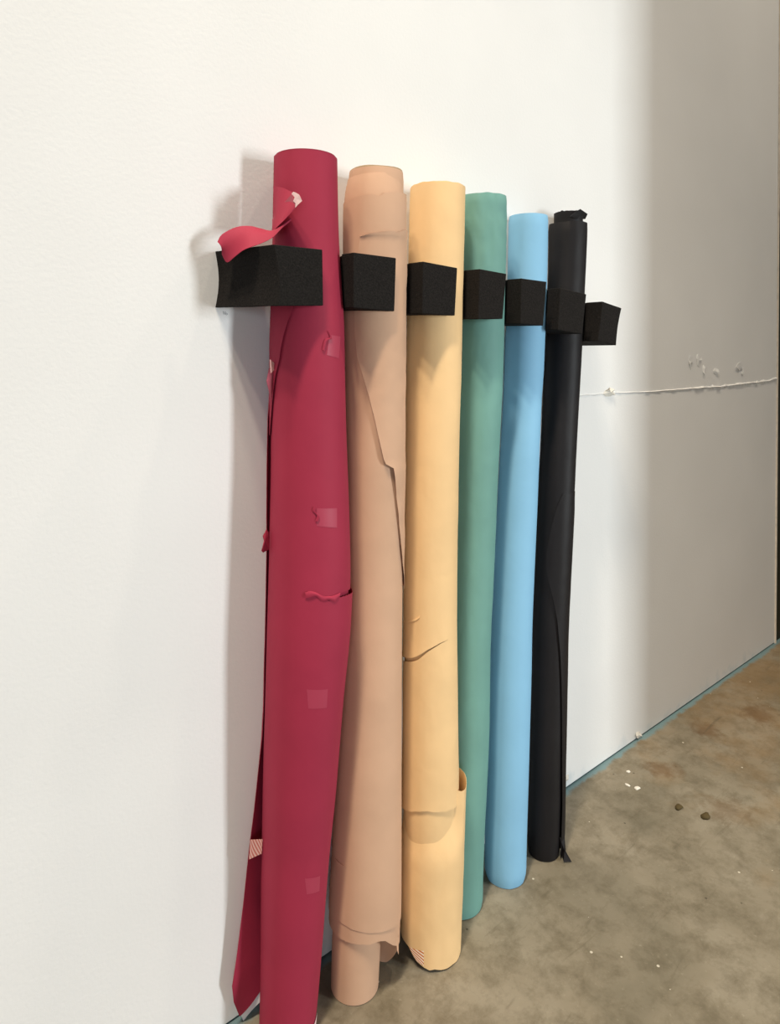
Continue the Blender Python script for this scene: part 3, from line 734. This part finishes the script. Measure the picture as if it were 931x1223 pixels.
bit('pebble', 1.543, -.213, .011, .008, .007, M['pebble'], 'small dark pebble on bare concrete, the nearer one to the wall', 'pebble', 1)
bit('pebble', 1.558, -.268, .012, .009, .008, M['pebble'], 'small dark pebble on bare concrete, the farther one from the wall', 'pebble', 2)
bit('paint_chip', 1.538, -.112, .009, .006, .0025, M['chalk'], 'largest white paint chip on the floor right of the black roll', 'paint chip', 3)
bit('paint_chip', 1.532, -.090, .004, .008, .0025, M['chalk'], 'thin white paint chip just behind the largest chip', 'paint chip', 4)
bit('paint_chip', 1.583, -.063, .006, .004, .0025, M['chalk'], 'white paint chip nearest the wall right of the black roll', 'paint chip', 5)

# ------------------------------------------------------------------ light
def area(name, loc, target, size, size_y, energy, rgb):
    l = bpy.data.lights.new(name, 'AREA'); l.shape = 'RECTANGLE'; l.size = size; l.size_y = size_y; l.energy = energy; l.color = rgb
    o = bpy.data.objects.new(name, l); C.objects.link(o); o.location = loc
    o.rotation_euler = (Vector(target)-Vector(loc)).to_track_quat('-Z', 'Y').to_euler(); return o
def spot(name, loc, target, energy, rgb, radius, angle=95):
    l = bpy.data.lights.new(name, 'SPOT'); l.energy = energy; l.color = rgb; l.shadow_soft_size = radius; l.spot_size = R(angle); l.spot_blend = 1.0
    o = bpy.data.objects.new(name, l); C.objects.link(o); o.location = loc
    o.rotation_euler = (Vector(target)-Vector(loc)).to_track_quat('-Z', 'Y').to_euler(); return o
area('window_light', (2.44, -4.0, 1.15), (.7, 0, .7), .45, 1.1, 122, (.89, .96, .99))
area('left_fill_light', (-2.6, -4.2, 1.0), (.4, 0, .3), 1.8, 1.4, 52, (.84, .95, 1.08))  # added soft fill that brightens the left side, no window known there
WARM = (1., .865, .69)
# ceiling track: three lamps in a cluster at the left, one further along, one added at the far end
for x, y, e in ((-.80, -.98, 560), (-.30, -.90, 260), (-1.35, -1.05, 340)):
    spot('ceiling_lamp', (x, y, 5.1), (.35, -.10, -.1), e*.95, WARM, .13, 62)
spot('ceiling_lamp', (1.75, -1.0, 5.0), (1.2, -.10, -.1), 150, WARM, .08, 62)
spot('ceiling_lamp', (3.1, -1.0, 5.0), (2.2, -.10, .1), 290, WARM, .08, 62)  # added to lift the brightness of the far wall end, lamp not seen
w = bpy.data.worlds.new('room_light'); bpy.context.scene.world = w; w.use_nodes = True
bg = w.node_tree.nodes['Background']; bg.inputs[0].default_value = (1., .93, .84, 1); bg.inputs[1].default_value = .13

# ------------------------------------------------------------------ camera
cam = bpy.data.cameras.new('camera'); co = bpy.data.objects.new('camera', cam); C.objects.link(co)
cam.sensor_fit = 'AUTO'; cam.sensor_width = 36; cam.lens = 824.8/1223*36; cam.shift_y = -(611.5-440.673)/1223; cam.clip_start = .01
Fv, Rv, Uv = CAM
mt = Matrix(((Rv[0], Uv[0], -Fv[0], 0), (Rv[1], Uv[1], -Fv[1], 0), (Rv[2], Uv[2], -Fv[2], 0), (0, 0, 0, 1)))
co.matrix_world = Matrix.Translation((0, CAMLOC[1], CAMLOC[2])) @ mt
sc = bpy.context.scene; sc.camera = co
sc.view_settings.view_transform = 'Standard'; sc.view_settings.look = 'None'; sc.view_settings.gamma = 1
sc.view_settings.exposure = -0.13; sc.view_settings.use_curve_mapping = False
